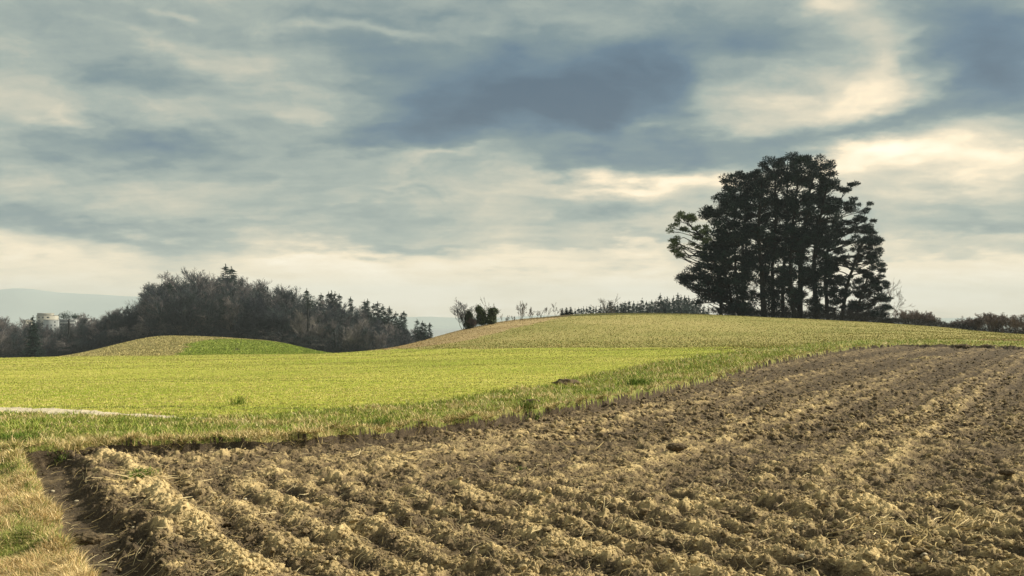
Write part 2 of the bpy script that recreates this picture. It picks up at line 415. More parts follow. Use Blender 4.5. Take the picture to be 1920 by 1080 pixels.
# young cereal with last year's stubble showing through
X, Y = scatter(420000, -80, 2000, 14.5, 118, [3], .6); n = len(X)
sunny = np.exp(-((X+6.5)/8)**2-((Y-26)/9)**2)      # sunlit patch of the field, painted as brighter, strawier blades
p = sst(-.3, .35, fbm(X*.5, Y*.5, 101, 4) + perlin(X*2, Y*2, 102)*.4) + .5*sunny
cg = pick([(.17,.25,.03),(.28,.36,.04),(.38,.43,.07)], n, [1,2,2]); cs = pick([(.50,.47,.13),(.66,.56,.22),(.74,.64,.34)], n, [2,2,1])
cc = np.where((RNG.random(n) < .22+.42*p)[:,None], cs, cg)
rw = X*.20+Y*.98+fbm(X*.05, Y*.05, 104, 2)*1.5; line = .88+.12*np.cos(rw*2*np.pi/1.5)                # drill rows
tr = np.minimum(np.abs((rw % 12.)-4), np.abs((rw % 12.)-5.8)); cc[tr < .30] = np.array([.10,.15,.025])
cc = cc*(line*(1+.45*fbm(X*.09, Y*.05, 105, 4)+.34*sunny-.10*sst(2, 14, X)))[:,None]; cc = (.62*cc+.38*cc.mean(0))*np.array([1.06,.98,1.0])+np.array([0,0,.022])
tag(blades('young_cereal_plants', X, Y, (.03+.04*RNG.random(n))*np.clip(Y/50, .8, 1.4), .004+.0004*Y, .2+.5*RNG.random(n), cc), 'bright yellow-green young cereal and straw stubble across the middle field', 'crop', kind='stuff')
# turf of the verge
X, Y = scatter(540000, -80, 2250, 11.5, 75, [1], .8); n = len(X); px = 960+F*X/Y
d = plough_sd(X, Y)[0]
pt = fbm(X*.7, Y*.7, 111, 4) + perlin(X*3, Y*3, 112)*.35
dryf = sst(-.30, .45, pt + .75*np.exp(-(d/.55)**2) - .13)
kk = RNG.random(n) < .35 + .65*sst(-.2, .2, fbm(X*1.3, Y*1.3, 115, 3)+.1); X, Y, d, dryf, pt = X[kk], Y[kk], d[kk], dryf[kk], pt[kk]; n = len(X)
cg = pick([(.09,.15,.025),(.17,.25,.04),(.29,.35,.07),(.42,.42,.12)], n, [1,2,2,2]); cs = pick([(.46,.36,.16),(.62,.49,.25),(.76,.64,.38)], n, [2,2,1])
cc = np.where((RNG.random(n) < .08+.85*dryf)[:,None], cs, cg)
L = (.05+.09*RNG.random(n))*(1+.9*np.clip(fbm(X*2.2, Y*2.2, 113, 2), -.3, 1))*np.clip(Y/22, .9, 1.6)
tag(blades('verge_grass', X, Y, L, .003+.0005*Y, .4+.7*RNG.random(n), cc), 'mixed green and straw-coloured grass on the verge above the plough edge', 'grass', kind='stuff')
# tousled dry grass in the near left corner
X, Y = scatter(420000, -420, 260, 5.0, 14.5, [1], .9)
n = len(X); d = plough_sd(X, Y)[0]
pt = fbm(X*.9, Y*.9, 121, 4) + perlin(X*4, Y*4, 122)*.3 + .12
dryf = sst(-.25, .3, pt + .16 - .48*sst(8.5, 11.5, Y))
cg = pick([(.12,.16,.035),(.21,.25,.06),(.34,.36,.11)], n, [1,2,2]); cs = pick([(.42,.31,.15),(.66,.49,.24),(.82,.66,.38)], n, [2,3,2])
cc = np.where((RNG.random(n) < .15+.78*dryf)[:,None], cs, cg)
wd = (perlin(X*1.3, Y*1.3, 131)*.9, perlin(X*1.3, Y*1.3, 132)*.9)
L = (.035+.075*RNG.random(n))*(1+1.0*np.clip(fbm(X*1.8, Y*1.8, 123, 2), -.4, 1))
tag(blades('tousled_grass', X, Y, L, .003+.003*RNG.random(n), .4+1.0*RNG.random(n), cc, droop=wd), 'tousled dry and green grass in the near left corner beside the furrow', 'grass', kind='stuff')
# roots and dry grass hanging over the cut edge
n = 26000; px = RNG.random(n)*1600+20; D = bd(B_PL, px)*(1+.02*RNG.standard_normal(n)); X = (px-960)/F*D; Y = D
k = np.abs(plough_sd(X, Y)[0]+.10) < .16; X, Y = X[k], Y[k]; n = len(X)
k = RNG.random(n) < .15+.85*sst(-.05, .25, fbm(X*1.5, Y*1.5, 141, 3)); X, Y = X[k], Y[k]; n = len(X)
tag(blades('edge_straw', X, Y, .08+.14*RNG.random(n), .004+.0005*Y, .9+.5*RNG.random(n), pick([(.40,.31,.14),(.55,.44,.22),(.28,.26,.08)], n, [2,2,1]), droop=(0,-.5)), 'dry tufts hanging over the cut edge of the ploughed soil', 'straw', kind='stuff')
# rough tufts of the hill pasture
X, Y = scatter(160000, 640, 2250, 55, 170, [4,5], .3); n = len(X); st = classify(X, Y) == 5
cc = pick([(.13,.16,.03),(.22,.23,.06),(.33,.29,.10),(.44,.36,.16)], n, [1.2,2,2,2]); cc[st] = pick([(.26,.19,.09),(.38,.29,.14),(.47,.37,.2)], int(st.sum()), [1,2,1])
tag(blades('hill_pasture_grass', X, Y, .06+.07*RNG.random(n), .03+.05*RNG.random(n), .4+.7*RNG.random(n), cc), 'short olive grass covering the rounded hill below the pines', 'grass', kind='stuff')

X, Y = scatter(90000, 40, 740, 150, 288, [6,7], .01); n = len(X); gr = classify(X, Y) == 7
cc = pick([(.27,.26,.10),(.38,.33,.14),(.46,.38,.18)], n, [1,2,1]); cc[gr] = pick([(.15,.22,.03),(.22,.29,.04),(.30,.33,.07)], int(gr.sum()), [1,2,1])
tag(blades('distant_grass', X, Y, .12+.16*RNG.random(n), .10+.15*RNG.random(n), .4+.7*RNG.random(n), cc), 'short grass on the small tan and green dome before the wood', 'grass', kind='stuff')

def ico(sub):
    import bmesh
    bm = bmesh.new(); bmesh.ops.create_icosphere(bm, subdivisions=sub, radius=1.0)
    v = np.array([q.co[:] for q in bm.verts]); f = np.array([[w.index for w in q.verts] for q in bm.faces]); bm.free(); return v, f
def lumpset(X, Y, S, sub, flat=.7, up=.36):
    bv, bf = ico(sub); n = len(X)
    base_z, dr = height(X, Y)
    var = []
    for i in range(24):
        r = np.random.default_rng(200+i); k = np.ones(len(bv))
        for _ in range(9):                                              # broken faces
            a = r.standard_normal(3); a /= np.linalg.norm(a); q = bv@a; c = r.uniform(.35,.8); k = np.where(q*k > c, c/np.maximum(q, .05), k)
        k = k*(1 + .30*perlin(bv[:,0]*2.3+i*3.1, bv[:,1]*2.3+bv[:,2]*1.7, 40+i) + .18*perlin(bv[:,0]*5+bv[:,2]*3, bv[:,1]*5+i, 60+i))
        vv = bv*k[:,None]*np.array([1, .65+.5*r.random(), flat*(.7+.5*r.random())]); var.append(vv)
    var = np.array(var)[RNG.integers(0, 24, n)]
    a = RNG.random(n)*2*np.pi; ca, sa = np.cos(a)[:,None], np.sin(a)[:,None]
    x = (var[:,:,0]*ca - var[:,:,1]*sa)*S[:,None] + X[:,None]; y = (var[:,:,0]*sa + var[:,:,1]*ca)*S[:,None] + Y[:,None]
    z = var[:,:,2]*S[:,None] + (base_z + S*up)[:,None]
    v = np.stack([x, y, z], 2).reshape(-1, 3); f = (bf[None]+np.arange(n)[:,None,None]*len(bv)).reshape(-1, 3)
    return v, f, dr
def clods(n, d0, d1, s0, s1, sub, px0=-80, px1=2300, pw=1.0):
    X, Y = scatter(n, px0, px1, d0, d1, [0], pw); d, s2, _ = plough_sd(X, Y)
    k = (d > .12) & ((s2 > .5) | (RNG.random(len(X)) < .18)); X, Y = X[k], Y[k]
    S = s0*(s1/s0)**(RNG.random(len(X))**2.2)
    v, f, dr = lumpset(X, Y, S, sub); m = len(v)//len(X)
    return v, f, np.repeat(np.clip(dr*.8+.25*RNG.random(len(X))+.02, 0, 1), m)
parts = [clods(8000, 5.5, 15, .014, .050, 3), clods(30000, 5.5, 16, .009, .026, 2), clods(120000, 5.2, 24, .004, .016, 1), clods(30000, 15, 62, .018, .08, 1, pw=.9)]
vs, fs, ds, off = [], [], [], 0
for v, f, d in parts: vs.append(v); fs.append(f+off); ds.append(d); off += len(v)
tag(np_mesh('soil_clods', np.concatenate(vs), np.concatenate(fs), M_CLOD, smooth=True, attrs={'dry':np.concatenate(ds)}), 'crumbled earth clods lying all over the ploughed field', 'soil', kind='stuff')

def strips(name, P0, P1, W, col, bend=.12):
    """stalks of straw: flat three-joint strips"""
    n = len(P0); M = (P0+P1)/2 + RNG.standard_normal((n,3))*bend*np.linalg.norm(P1-P0, axis=1)[:,None]*np.array([1,1,.3])
    d = P1-P0; s = np.cross(d, np.array([0,-1,.4])); s /= np.linalg.norm(s, axis=1)[:,None]+1e-9; s = s*W[:,None]*.5
    v = np.stack([P0-s, P0+s, M-s, M+s, P1-s*.5, P1+s*.5], 1).reshape(-1, 3); k = np.arange(n)[:,None]*6
    f = np.concatenate([k+np.array([[0,1,3,2]]), k+np.array([[2,3,5,4]])])
    return np_mesh(name, v, f, M_BLADE, attrs={'col':np.repeat(col, 6, axis=0)})
def straw(X, Y, lmin, lmax, lift=.02, ang=None):
    n = len(X); L = lmin+(lmax-lmin)*RNG.random(n)**2; a = RNG.random(n)*2*np.pi if ang is None else ang+RNG.standard_normal(n)*.5
    x1 = X+np.cos(a)*L; y1 = Y+np.sin(a)*L; z0 = height(X, Y)[0]; z1 = height(x1, y1)[0]
    return np.stack([X, Y, z0+lift*RNG.random(n)], 1), np.stack([x1, y1, z1+lift+L*.25*RNG.random(n)], 1)
X, Y = scatter(7000, -80, 2000, 5.6, 40, [0], .7); P0, P1 = straw(X, Y, .04, .22); n = len(P0)
tag(strips('straw_litter', P0, P1, (.0016+.0002*Y), pick([(.46,.36,.18),(.66,.56,.33),(.36,.28,.13)], n, [2,2,1])), 'loose straw stalks scattered over the ploughed earth', 'straw', kind='stuff')
def at(px, py, D=None):
    if D is None:
        dd = np.exp(np.linspace(math.log(5.0), math.log(90), 1500)); zz = height((px-960)/F*dd, dd)[0]; y = 600-zz/dd*F
        k = int(np.argmax(y <= py)); d = float(dd[k]) if (y <= py).any() else float(hit(px, py)[0])
    else: d = D
    return (px-960)/F*d, d
wisps = [(1690,995,.55,46,'tangled heap of straw on the ploughed soil at the lower right'), (1800,990,.45,26,'flat streak of straw right of the tangled straw heap'),
         (1620,988,.30,14,'pale straw stalks lying left of the tangled straw heap'), (1700,1015,.25,8,'single thick straw bundle leaning below the tangled straw heap'),
         (1100,845,.30,5,'upright forked straw stalk in the middle of the ploughed field'), (665,852,.35,7,'thin straw stalk standing on the plough near the verge'),
         (760,858,.55,16,'loose straw lying on the plough right of the thin standing stalk'), (290,895,.55,40,'matted straw around the green tuft at the left of the plough'),
         (1385,715,.9,14,'faded straw lying on the upper plough close to the verge'), (1725,672,1.2,26,'pale yellow straw patch near the top of the ploughed field'),
         (1912,785,.6,20,'straw clump at the right border of the ploughed field')]
for px, py, r, k, lab in wisps:
    x, y = at(px, py); k = int(k*1.8); X = x+RNG.standard_normal(k)*r*.4; Y = y+RNG.standard_normal(k)*r*.3
    P0, P1 = straw(X, Y, .06, .30 if y < 15 else .45, .05, None if px % 3 else 0.4)
    o = strips('straw_wisp', P0, P1, np.full(k, .0028+.0004*y), pick([(.50,.39,.19),(.64,.52,.30),(.36,.27,.13)], k, [2,2,1]))
    tag(o, lab, 'straw', 'straw wisps on the ploughed field')

def tuft(px, py, r, n, L, label, pal=((.07,.13,.02),(.12,.19,.03),(.20,.26,.06)), grp='green grass tufts'):
    x, y = at(px, py); X = x+RNG.standard_normal(n)*r*.4; Y = y+RNG.standard_normal(n)*r*.4
    o = blades('grass_tuft', X, Y, L*(.5+.8*RNG.random(n)), np.full(n, .004+.0004*y), .3+.6*RNG.random(n), pick(list(pal), n, [1,1,1])); tag(o, label, 'grass tuft', grp)
tuft(262,890,.20,420,.10,'bright green grass tuft growing on the plough beside matted straw')
tuft(110,862,.12,120,.06,'tiny green tuft at the far end of the left furrow')
tuft(1195,722,.35,300,.22,'darker green tuft on the verge nearest the plough in mid picture')
tuft(990,762,.30,260,.16,'vivid green tuft on the verge at the bend of the plough edge')
tuft(720,800,.35,380,.15,'broad dark green tuft just above the cut edge of the plough')
tuft(30,828,.45,700,.16,'deep green grass clump on the left verge above the furrow end')
tuft(445,758,.20,60,.22,'low weed standing in the bright field above the path end')
tuft(975,880,.08,50,.05,'small green seedling on the ploughed soil')

def stone(px, py, s, label, grp='pale stones in the ploughed soil'):
    bv, bf = ico(3); r = random.Random(px); k = np.ones(len(bv)); rr = np.random.default_rng(px)
    for _ in range(6):
        a = rr.standard_normal(3); a /= np.linalg.norm(a); k += .12*np.clip(bv@a*2, -1, 1)
    x, y = at(px, py); z = float(height(np.array([x]), np.array([y]))[0][0])
    s *= .5; z -= s*.3
    o = np_mesh('stone', bv*k[:,None]*np.array([1,.75,.6])*s, bf, M_STONE, smooth=True); o.location = (x, y, z+s*.35); o.rotation_euler = (0,0,r.random()*3); tag(o, label, 'stone', grp)
for a in [(98,923,.045,'small round pale stone near the far end of the left furrow'), (143,940,.055,'oval tan stone against the first ridge of the left furrow'),
          (193,1010,.060,'largest pale stone on the floor of the left furrow'), (222,1033,.045,'flat grey stone low in the left furrow'), (250,992,.035,'grey stone on the dark flank of the first ridge'),
          (460,938,.040,'pale round stone between two ridges left of centre'), (445,968,.022,'tiny white pebble on the ridges left of centre'), (857,952,.030,'white pebble in the middle of the foreground clods'),
          (1733,1042,.060,'biggest pale stone in the soil at the lower right'), (1780,1036,.035,'small pale stone beside the biggest one at the lower right'),
          (1491,992,.028,'white pebble on a ridge left of the tangled straw heap'), (1210,960,.03,'light pebble right of the centre of the foreground'), (1502,1045,.06,'long pale stone on the soil left of the biggest stone')]:
    stone(*a)
def mound(px, py, s, label, m=M_CLOD):
    bv, bf = ico(4); n3 = perlin(bv[:,0]*3+px, bv[:,1]*3+bv[:,2], 5)*.3+perlin(bv[:,0]*8+px, bv[:,1]*8+bv[:,2]*5, 6)*.14
    x, y = at(px, py); z = float(base(np.array([x]), np.array([y]))[0])
    o = np_mesh('earth_mound', bv*(1+n3)[:,None]*np.array([1.2,.9,.45])*s, bf, m, smooth=True, attrs={'dry':np.full(len(bv), .15)}); o.location = (x, y, z); tag(o, label, 'earth mound', 'heaps of earth')
mound(1062,721,.30,'dark earth heap on the shaded grass right of the bright field'); mound(998,755,.16,'small brown heap on the verge beside the vivid green tuft')
mound(1805,652,.32,'dark heap of turned soil at the top edge of the plough'); mound(1850,649,.3,'rightmost dark heap of soil at the top edge of the plough')
mound(1268,846,.11,'large dark clod alone in the middle of the plough'); mound(1888,900,.07,'dark hollowed clod at the right side of the plough')
mound(165,1058,.10,'grey clod torn from the bank at the bottom left')

# ------------------------------------------------------------------ trees
def tubes(P0, P1, R0, R1, k=5):
    P0, P1, R0, R1 = map(lambda a: np.asarray(a, float), (P0, P1, R0, R1)); n = len(P0)
    d = P1-P0; d /= np.linalg.norm(d, axis=1)[:,None]+1e-9
    ref = np.where(np.abs(d[:,2:3]) < .9, np.array([[0,0,1.]]), np.array([[1.,0,0]]))
    u = np.cross(d, ref); u /= np.linalg.norm(u, axis=1)[:,None]+1e-9; w = np.cross(d, u)
    a = np.arange(k)*2*np.pi/k; c, s = np.cos(a)[None,:,None], np.sin(a)[None,:,None]
    ring = u[:,None]*c + w[:,None]*s
    v = np.concatenate([P0[:,None]+ring*R0[:,None,None], P1[:,None]+ring*R1[:,None,None]], 1).reshape(-1, 3)
    i = np.arange(k); j = (i+1) % k; q = np.stack([i, j, j+k, i+k], 1)
    return v, (q[None]+np.arange(n)[:,None,None]*2*k).reshape(-1, 4)
def path_tube(pts, rad, sub=6, wob=.0, seed=0):
    pts = np.asarray(pts, float); t = np.linspace(0, len(pts)-1, sub*(len(pts)-1)+1); out = []
    P = np.vstack([2*pts[0]-pts[1], pts, 2*pts[-1]-pts[-2]])
    for q in t:
        i = min(int(q), len(pts)-2); w = _cr(q-i); out.append(sum(w[m]*P[i+m] for m in range(4)))
    out = np.array(out); r = np.random.default_rng(seed); out[1:-1] += r.standard_normal((len(out)-2, 3))*wob
    R = np.interp(t/(len(pts)-1), np.linspace(0, 1, len(rad)), rad)
    return out, R
def needles(cen, rad, per, ln, wd, rng, up=.35, flat=.5):
    """sprays of needles filling flattened clouds at cen"""
    n = len(cen)*per; i = np.repeat(np.arange(len(cen)), per)
    d = rng.standard_normal((n,3)); d /= np.linalg.norm(d, axis=1)[:,None]; rr = rng.random(n)**.45
    off = d*rr[:,None]*rad[i][:,None]; off[:,2] *= flat
    p = cen[i]+off; o = off/(rad[i][:,None]+1e-6)*1.2 + rng.standard_normal((n,3))*.55; o[:,2] += up; o /= np.linalg.norm(o, axis=1)[:,None]
    s = np.cross(o, rng.standard_normal((n,3))); s /= np.linalg.norm(s, axis=1)[:,None]+1e-9
    L = ln*(.6+.8*rng.random(n))[:,None]; W = wd*(.6+.8*rng.random(n))[:,None]
    v = np.stack([p-s*W*.5, p+s*W*.5, p+o*L+s*W*.25, p+o*L-s*W*.25], 1).reshape(-1, 3)
    return v, (np.arange(n)[:,None]*4+np.array([[0,1,2,3]]))

def grow(rng, p, d, L, r, lev, S, spread=.6, up=.12, kids=(7,6,5), ratio=.55, rmin=.008, segs=5, gnarl=.16, low=.25):
    d = d/np.linalg.norm(d); q = p.copy(); step = L/segs; pts = [q.copy()]; ds = [d.copy()]
    for i in range(segs):
        d = d + rng.standard_normal(3)*gnarl + np.array([0,0,up]); d /= np.linalg.norm(d)
        q2 = q + d*step; ra = max(rmin, r*(1-i/segs*.75)); rb = max(rmin, r*(1-(i+1)/segs*.75))
        S.append((q.copy(), q2.copy(), ra, rb, lev)); q = q2; pts.append(q.copy()); ds.append(d.copy())
    if lev < len(kids):
        for _ in range(kids[lev]):
            lo = low if lev == 0 else .15; t = lo + rng.random()*(1-lo); i = min(int(t*segs), segs-1); f = t*segs-i
            pp = pts[i]*(1-f)+pts[i+1]*f; s = np.cross(ds[i], rng.standard_normal(3)); s /= np.linalg.norm(s)+1e-9
            a = spread*(.7+.6*rng.random()); dd = ds[i]*math.cos(a)+s*math.sin(a)
            grow(rng, pp, dd, L*ratio*(.65+.6*rng.random())*(1.15-.5*t), max(rmin, r*.42), lev+1, S, spread, up, kids, ratio, rmin, max(2, segs-1), gnarl, low)
def seg_mesh(name, S, m, parent, k=3):
    v, f = tubes([s[0] for s in S], [s[1] for s in S], [s[2] for s in S], [s[3] for s in S], k); return np_mesh(name, v, f, m, parent)

# --- the stand of pines on the hill: every trunk follows its own line, limbs reach to every cloud of needles
def wpt(px, py, D, dy=0.0): return np.array([(px-960)/F*D, D+dy, (600-py)/F*D])
PX = 150/F
def pine(name, label, D, trunk, r0, blobs, seed, leaf=M_NEED, dens=1.0, padr=(.75,1.35), flat=.55, per=120, group='pines of the clump on the hill', fill=None):
    rng = np.random.default_rng(seed); x0 = (trunk[0][0]-960)/F*D; zb = float(height(np.array([x0]), np.array([float(D)]))[0][0])
    root = thing(name, label, 'pine tree', (x0, D, zb), group); O = np.array([x0, D, zb])
    tp = [wpt(px, py, D, 1.2*math.sin(i*1.3+seed)) for i, (px, py) in enumerate(trunk)]; tp[0] = O - np.array([0,0,.3])
    T, R = path_tube(np.array(tp)-O, [r0*1.25, r0, r0*.8, r0*.55, r0*.2], 6, .05, seed)
    v, f = tubes(T[:-1], T[1:], R[:-1], R[1:], 9); np_mesh('trunk', v, f, M_PBARK, root, smooth=True)
    cen, rad, flt = [], [], []
    blobs = list(blobs)
    if fill:
        tx = np.array(trunk, float)
        for yy in np.arange(fill[0], fill[1], 20.): blobs.append((np.interp(-yy, -tx[:,1], tx[:,0])+rng.uniform(-14, 14), yy+rng.uniform(-6, 6), rng.uniform(12, 20), rng.uniform(9, 14), fill[2]))
    for b in blobs:
        cx, cy, rx, ry = b[:4]; k = b[4] if len(b) > 4 else 1.0
        n = max(2, int(rx*ry*PX*PX*3.14*.62*dens*k))
        m = 0
        while m < n:
            a, c, e = rng.uniform(-1, 1, 3); q = a*a+c*c+e*e
            if q > 1 or (q < .25 and rng.random() < .5): continue
            cen.append(np.array([(cx+a*rx-960)/F*D, D + e*min(rx, 34)*PX*1.0, (600-cy-c*ry)/F*D])-O); rad.append(rng.uniform(*padr)); m += 1
    cen = np.array(cen); rad = np.array(rad)
    # limbs
    SB = []
    for c, rr in zip(cen, rad):
        hz = np.hypot(T[:,0]-c[0], T[:,1]-c[1]); want = c[2]-.25*hz-.5
        i = int(np.argmin(np.abs(T[:,2]-want)+.25*hz)); a = T[i]; b = c-np.array([0,0,rr*.2]); L = np.linalg.norm(b-a)
        if L < .3: continue
        mid = (a+b)/2 + rng.standard_normal(3)*.10*L + np.array([0,0,.06*L*rng.uniform(-1,1)])
        r1 = min(R[i]*.5, .035+.017*L); pts = [a, (a+mid)/2+rng.standard_normal(3)*.04*L, mid, (mid+b)/2+rng.standard_normal(3)*.04*L, b]
        rs = np.linspace(r1, .025, 5)
        for j in range(4): SB.append((pts[j], pts[j+1], rs[j], rs[j+1], 0))
        for _ in range(3):
            e = b+rng.standard_normal(3)*rr*np.array([.7,.7,.35]); SB.append((pts[3], e, .022, .010, 0))
    seg_mesh('branches', SB, M_PBARK, root, 4)
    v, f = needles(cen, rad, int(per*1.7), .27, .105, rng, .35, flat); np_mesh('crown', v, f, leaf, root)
    return root
pines = [
 ('leftmost pine of the hill clump, leaning left with low sweeping boughs', 149, [(1376,592),(1366,540),(1352,470),(1345,400)], .30, [(1308,525,32,26),(1292,522,18,14),(1340,548,26,24),(1325,495,24,20),(1352,520,18,22),(1345,460,26,30),(1336,400,22,22),(1355,375,16,16),(1305,572,12,8,.8)]),
 ('second pine from the left, thin straight trunk and dark rounded top', 146, [(1386,592),(1382,520),(1380,430),(1378,350)], .28, [(1372,345,24,18),(1372,390,34,28),(1368,440,30,30),(1362,485,24,22,.8),(1388,545,12,16,.5)]),
 ('third pine from the left, slender trunk in front of the gap', 152, [(1394,593),(1395,500),(1398,400),(1400,335)], .26, [(1400,335,26,14),(1402,370,30,26),(1404,425,28,30,.9),(1400,480,22,25,.6)]),
 ('thick forked pine left of the middle of the hill clump', 147, [(1433,596),(1431,530),(1420,440),(1425,340)], .52, [(1425,335,26,20),(1420,380,30,28),(1422,440,28,32,.8),(1412,505,22,24,.5),(1440,480,16,28,.6),(1445,545,12,18,.5)]),
 ('pine whose left shoulder of the topmost crown rises above its neighbours', 151, [(1450,594),(1447,520),(1450,400),(1452,310)], .34, [(1450,312,24,16),(1448,345,28,24),(1452,400,26,32),(1455,465,20,28,.6)]),
 ('pine with the left half of the highest treetop in the clump', 154, [(1467,595),(1466,500),(1475,400),(1480,300)], .34, [(1480,303,26,12),(1482,330,32,20),(1480,385,30,32),(1478,450,22,30,.8),(1470,525,16,26,.7)]),
 ('pine with the highest treetop, its trunk leaning away at the foot', 146, [(1492,597),(1480,520),(1490,420),(1505,300)], .38, [(1510,302,28,12),(1508,330,32,20),(1506,385,30,32),(1500,450,24,32,.9),(1498,515,16,24,.5)]),
 ('stout pine right of the highest treetop with a very thick bole', 150, [(1500,598),(1503,500),(1515,400),(1530,305)], .50, [(1536,308,24,12),(1535,340,28,22),(1530,395,28,32),(1525,460,22,30,.8),(1520,525,18,24,.6)]),
 ('pine at the right shoulder of the clump with a tall bare bole', 147, [(1533,599),(1531,500),(1541,400),(1554,325)], .44, [(1555,325,14,14),(1554,352,20,16),(1560,395,28,22,.8),(1548,440,22,26,.6),(1545,500,18,28,.6),(1535,560,14,20,.5)]),
 ('pine with level shelves of foliage reaching out on the right', 152, [(1553,599),(1551,500),(1560,420),(1578,360)], .34, [(1585,352,20,9),(1600,344,8,4),(1580,378,26,10),(1608,388,28,8),(1625,394,14,6),(1595,412,36,9),(1630,410,12,6),(1598,434,38,9),(1632,440,14,6),(1570,450,20,14,.8),(1560,520,20,24,.7)]),
 ('leaning pine on the right with a bare curved trunk and open sky beside it', 148, [(1578,601),(1586,540),(1604,478),(1626,440)], .34, [(1612,452,30,8),(1640,452,14,7),(1645,472,12,8),(1628,480,24,8,.8),(1585,490,18,10,.8),(1570,545,20,26,.9),(1560,490,14,12,.8),(1640,495,16,9,.8)]),
 ('lowest pine at the right end of the clump, boughs hanging to the ground', 150, [(1603,603),(1608,560),(1622,525),(1640,505)], .24, [(1636,520,18,10,.8),(1648,535,12,12),(1640,550,18,10,.8),(1652,562,14,9),(1642,575,16,8,.8),(1660,585,14,7,.9),(1625,590,16,8,.5),(1600,572,14,14,.7),(1645,500,14,12),(1655,548,12,22),(1630,535,16,10),(1615,545,14,14,.7),(1640,590,20,8),(1665,575,7,14)]),
]
for i, (lab, D, tr, r, bl) in enumerate(pines):
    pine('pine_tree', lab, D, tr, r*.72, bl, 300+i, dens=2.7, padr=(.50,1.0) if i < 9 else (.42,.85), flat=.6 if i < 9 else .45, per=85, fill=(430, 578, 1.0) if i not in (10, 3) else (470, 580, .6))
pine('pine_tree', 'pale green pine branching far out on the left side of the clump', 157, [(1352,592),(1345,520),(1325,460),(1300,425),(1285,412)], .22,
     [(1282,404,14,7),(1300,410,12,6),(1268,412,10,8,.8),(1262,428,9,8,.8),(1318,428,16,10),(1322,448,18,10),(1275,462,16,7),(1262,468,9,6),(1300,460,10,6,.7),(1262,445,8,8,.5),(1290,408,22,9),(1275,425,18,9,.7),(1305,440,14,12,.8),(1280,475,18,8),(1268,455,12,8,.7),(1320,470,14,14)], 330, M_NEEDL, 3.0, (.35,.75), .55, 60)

# --- bare shrubs and trees, ivy
def bare(name, label, cat, px, D, py_top, seed, stems=5, lean=(0,0), mt=M_SHR, group=None, kids=(6,5,4), spread=.55, rmin=.010, r=.05, sp0=.55, ybase=None, up=.12, mb=None, wide=1.0):
    rng = np.random.default_rng(seed); x = (px-960)/F*D; z = float(height(np.array([x]), np.array([float(D)]))[0][0]); H = (600-py_top)/F*D - z
    root = thing(name, label, cat, (x, D, z), group, s=(wide, wide, 1)); S = []
    for i in range(stems):
        a = rng.random()*6.28; d = np.array([math.cos(a)*sp0*rng.random()+lean[0], math.sin(a)*sp0*rng.random()+lean[1], 1.0])
        grow(rng, np.array([rng.normal()*.25*(stems > 1), rng.normal()*.25*(stems > 1), -.1]), d, H*rng.uniform(.7, 1.0), r*H/4, 0, S, spread, up, kids, .45, rmin)
    zm = max(s[1][2] for s in S); k = H/zm
    S = [(s[0]*k, s[1]*k, s[2], s[3], s[4]) for s in S]
    seg_mesh('stems' if stems > 1 else 'trunk', [s for s in S if s[4] == 0], mb or mt, root, 5); seg_mesh('twigs', [s for s in S if s[4] > 0], mt, root, 3)
    return root
def leafmass(name, parent, boxes, O, D, n, m, rng, sz=.14):
    P = []
    for cx, cy, rx, ry, w in boxes:
        k = int(n*w); d = rng.standard_normal((k,3)); d /= np.linalg.norm(d, axis=1)[:,None]; rr = .55+.5*rng.random((k,1))
        c = wpt(cx, cy, D)-O; bump = 1+.25*perlin(d[:,0]*2.5+cx, d[:,2]*2.5+d[:,1]*2, 9)[:,None]
        rr = rr*(1+.25*rng.standard_normal((k,1)))*.92
        P.append(c + d*rr*bump*np.array([rx*D/F, rx*D/F*.8, ry*D/F]))
    P = np.concatenate(P); n = len(P); o = rng.standard_normal((n,3)); o /= np.linalg.norm(o, axis=1)[:,None]; s = np.cross(o, rng.standard_normal((n,3))); s /= np.linalg.norm(s, axis=1)[:,None]
    v = np.stack([P-s*sz*.5, P-o*sz*.5, P+s*sz*.5, P+o*sz*.5], 1).reshape(-1, 3)
    return np_mesh(name, v, np.arange(n*4).reshape(-1, 4), m, parent)
def ivy(label, px, D, py_top, boxes, seed, n=5000):
    root = bare('ivy_covered_tree', label, 'ivy tree', px, D, py_top, seed, 1, group='ivy-clad trees on the hill shoulder', kids=(5,4,3), sp0=.15)
    leafmass('ivy', root, boxes, np.array(root.location), D, n, M_IVY, np.random.default_rng(seed))
rngT = np.random.default_rng(9)
bare('bare_tree', 'bare many-stemmed tree left of the ivy columns, branches arching left', 'bare tree', 874, 131, 556, 401, 9, (-.35,0), M_DBARK, kids=(7,5,4), sp0=1.0, r=.035)
bare('bramble_thicket', 'grey bramble thicket filling the foot between the ivy columns', 'bramble', 889, 130, 590, 402, 12, (0,0), M_SHR, kids=(6,5,4), sp0=1.0, r=.02)
ivy('leftmost ivy column, dark and half hidden in bare branches', 880, 131, 578, [(879,598,8,16,.6),(882,607,11,9,.4)], 403)
ivy('middle ivy column with a pointed top and one bare branch', 902, 131, 556, [(898,581,7,8,.3),(903,592,9,12,.4),(904,602,12,8,.3)], 404, 6000)
ivy('rightmost ivy column, blocky top above the tan slope', 922, 131, 566, [(924,584,10,7,.35),(922,592,8,9,.3),(919,601,12,8,.35)], 405, 6000)
